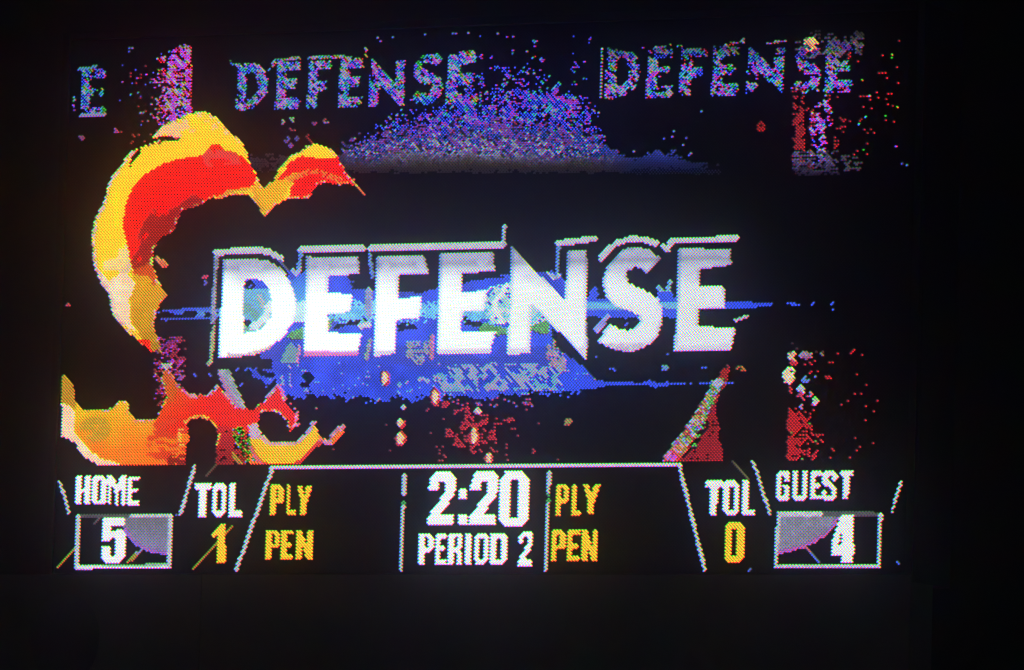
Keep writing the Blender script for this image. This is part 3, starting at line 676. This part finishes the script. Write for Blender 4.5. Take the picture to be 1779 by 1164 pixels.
# lamps: each pixel is a triad of small domes - green above, red and blue below
RAD = 0.0046
OFFS = [(.0046, -.0023), (-.0002, .0030), (-.0046, -.0026)]
WIDE = [1.12, 1.75, 1.12]; AREA = [1.0, .64, 1.0]    # the green lamp is a wide oval, driven lower to match        # red, green, blue: x, z
CV = np.array([[1.0, .005, .006], [.035, 1.0, .02], [.025, .065, 1.0]])
ang = np.radians(np.arange(6) * 60 + 30)
hexa = np.c_[np.cos(ang) * RAD, np.sin(ang) * RAD]
def domes(cx, cz, wd=1.0, nose=.0024, base=-.0012):
    n = cx.size
    V = np.zeros((n, 7, 3)); V[:, :6, 0] = cx[:, None] + hexa[None, :, 0] * wd; V[:, :6, 2] = cz[:, None] + hexa[None, :, 1]
    V[:, :6, 1] = base; V[:, 6, 0] = cx; V[:, 6, 2] = cz; V[:, 6, 1] = base - nose
    k = np.arange(6)
    F_ = np.stack([k, (k + 1) % 6, np.full(6, 6)], 1)
    Fc = (F_[None] + (np.arange(n) * 7)[:, None, None]).reshape(-1, 3)
    return V.reshape(-1, 3), Fc
def fast_mesh(name, V, F_, m, parent, cols=None):
    me = bpy.data.meshes.new(name)
    me.vertices.add(len(V)); me.vertices.foreach_set('co', V.astype(np.float32).ravel())
    me.loops.add(F_.size); me.loops.foreach_set('vertex_index', F_.astype(np.int32).ravel())
    me.polygons.add(len(F_)); me.polygons.foreach_set('loop_start', (np.arange(len(F_)) * F_.shape[1]).astype(np.int32))
    me.update(calc_edges=True)
    me.materials.append(m)
    if cols is not None:
        a_ = me.color_attributes.new('drive', 'FLOAT_COLOR', 'POINT')
        a_.data.foreach_set('color', np.c_[cols, np.ones(len(cols))].astype(np.float32).ravel())
    o = bpy.data.objects.new(name, me); C.objects.link(o); o.parent = parent
    return o

lit = (PID > 0) & (COL.max(1) > .004)
objs = {}
for pid in range(1, len(PARTS)):
    name, label, par, kind = PARTS[pid]
    if kind == 'empty':
        o = bpy.data.objects.new(name, None); C.objects.link(o); o.parent = root; objs[pid] = finish(o, label); continue
    s = np.nonzero(lit & (PID == pid))[0]
    if s.size == 0: continue
    VV, FF, CC = [], [], []; base_n = 0
    for ch in range(3):
        t = s[COL[s, ch] > .0015]
        if t.size == 0: continue
        V, F_ = domes(LX[t] + OFFS[ch][0], LZ[t] + OFFS[ch][1] + ZB, WIDE[ch])
        VV.append(V); FF.append(F_ + base_n); base_n += len(V)
        CC.append(np.repeat(COL[t, ch][:, None] * AREA[ch] * CV[ch][None], 7, 0))
    o = fast_mesh(name, np.concatenate(VV), np.concatenate(FF), M_led, objs[par] if par else root, np.concatenate(CC))
    objs[pid] = finish(o, label, kind)

s = np.nonzero(~lit)[0]
k4 = np.array([[-1,-1],[1,-1],[1,1],[-1,1]]) * .0042
n = s.size; V = np.zeros((n, 5, 3)); V[:, :4, 0] = LX[s][:, None] + k4[None, :, 0]; V[:, :4, 2] = LZ[s][:, None] + ZB + k4[None, :, 1]
V[:, :4, 1] = -.0012; V[:, 4, 0] = LX[s]; V[:, 4, 2] = LZ[s] + ZB; V[:, 4, 1] = -.003
F_ = (np.array([[0,1,4],[1,2,4],[2,3,4],[3,0,4]])[None] + (np.arange(n) * 5)[:, None, None]).reshape(-1, 3)
finish(fast_mesh('unlit_lamps', V.reshape(-1, 3), F_, M_off, root), 'dark unlit lamps of the screen', 'stuff')

# ---------------------------------------------------------------- panel below the screen
low = bpy.data.objects.new('fascia', None); C.objects.link(low); low.location = (0, 0, -BH/2 - .95)
low['label'] = 'dark unlit panel below the lit scoreboard screen'; low['category'] = 'panel'
xs = [-4.6, -1.72, 2.78]
for a_, b_ in zip(xs[:-1], xs[1:]):
    boxes('board', [(a_ + .0015, b_ - .0015, -.03, .3, 0, .93)], M_fascia, low, .004)
k = np.linspace(0, 2 * np.pi, 48, endpoint=False)
V = [(-2.62 + .23 * math.cos(t), -.034, .55 + .27 * math.sin(t)) for t in k] + [(-2.62 + .23 * math.cos(t), -.0305, .55 + .27 * math.sin(t)) for t in k]
F_ = [tuple(range(47, -1, -1))] + [(i, (i+1) % 48, 48 + (i+1) % 48, 48 + i) for i in range(48)]
mesh_obj('emblem', V, F_, M_emblem, low)

# ---------------------------------------------------------------- dark hall behind
o = boxes('hall_wall', [(-30, 30, 9, 9.3, -12, 12)], M_wall); o['kind'] = 'structure'

# ---------------------------------------------------------------- thin volume added to spread a glow round the lamps like lens bloom
bl = ([], []); box(bl, -33, 33, -41, 10.5, -14, 14)
hz = mesh_obj('bloom_haze', bl[0], bl[1], bpy.data.materials.new('bloom_air'))
hm = hz.data.materials[0]; hm.use_nodes = True
nt = hm.node_tree; nt.nodes.clear()
out = nt.nodes.new('ShaderNodeOutputMaterial'); pv = nt.nodes.new('ShaderNodeVolumePrincipled')
pv.inputs['Color'].default_value = (.74, .80, 1, 1)
pv.inputs['Density'].default_value = 0.0038
pv.inputs['Anisotropy'].default_value = 0.989
nt.links.new(pv.outputs['Volume'], out.inputs['Volume'])
hz['kind'] = 'stuff'
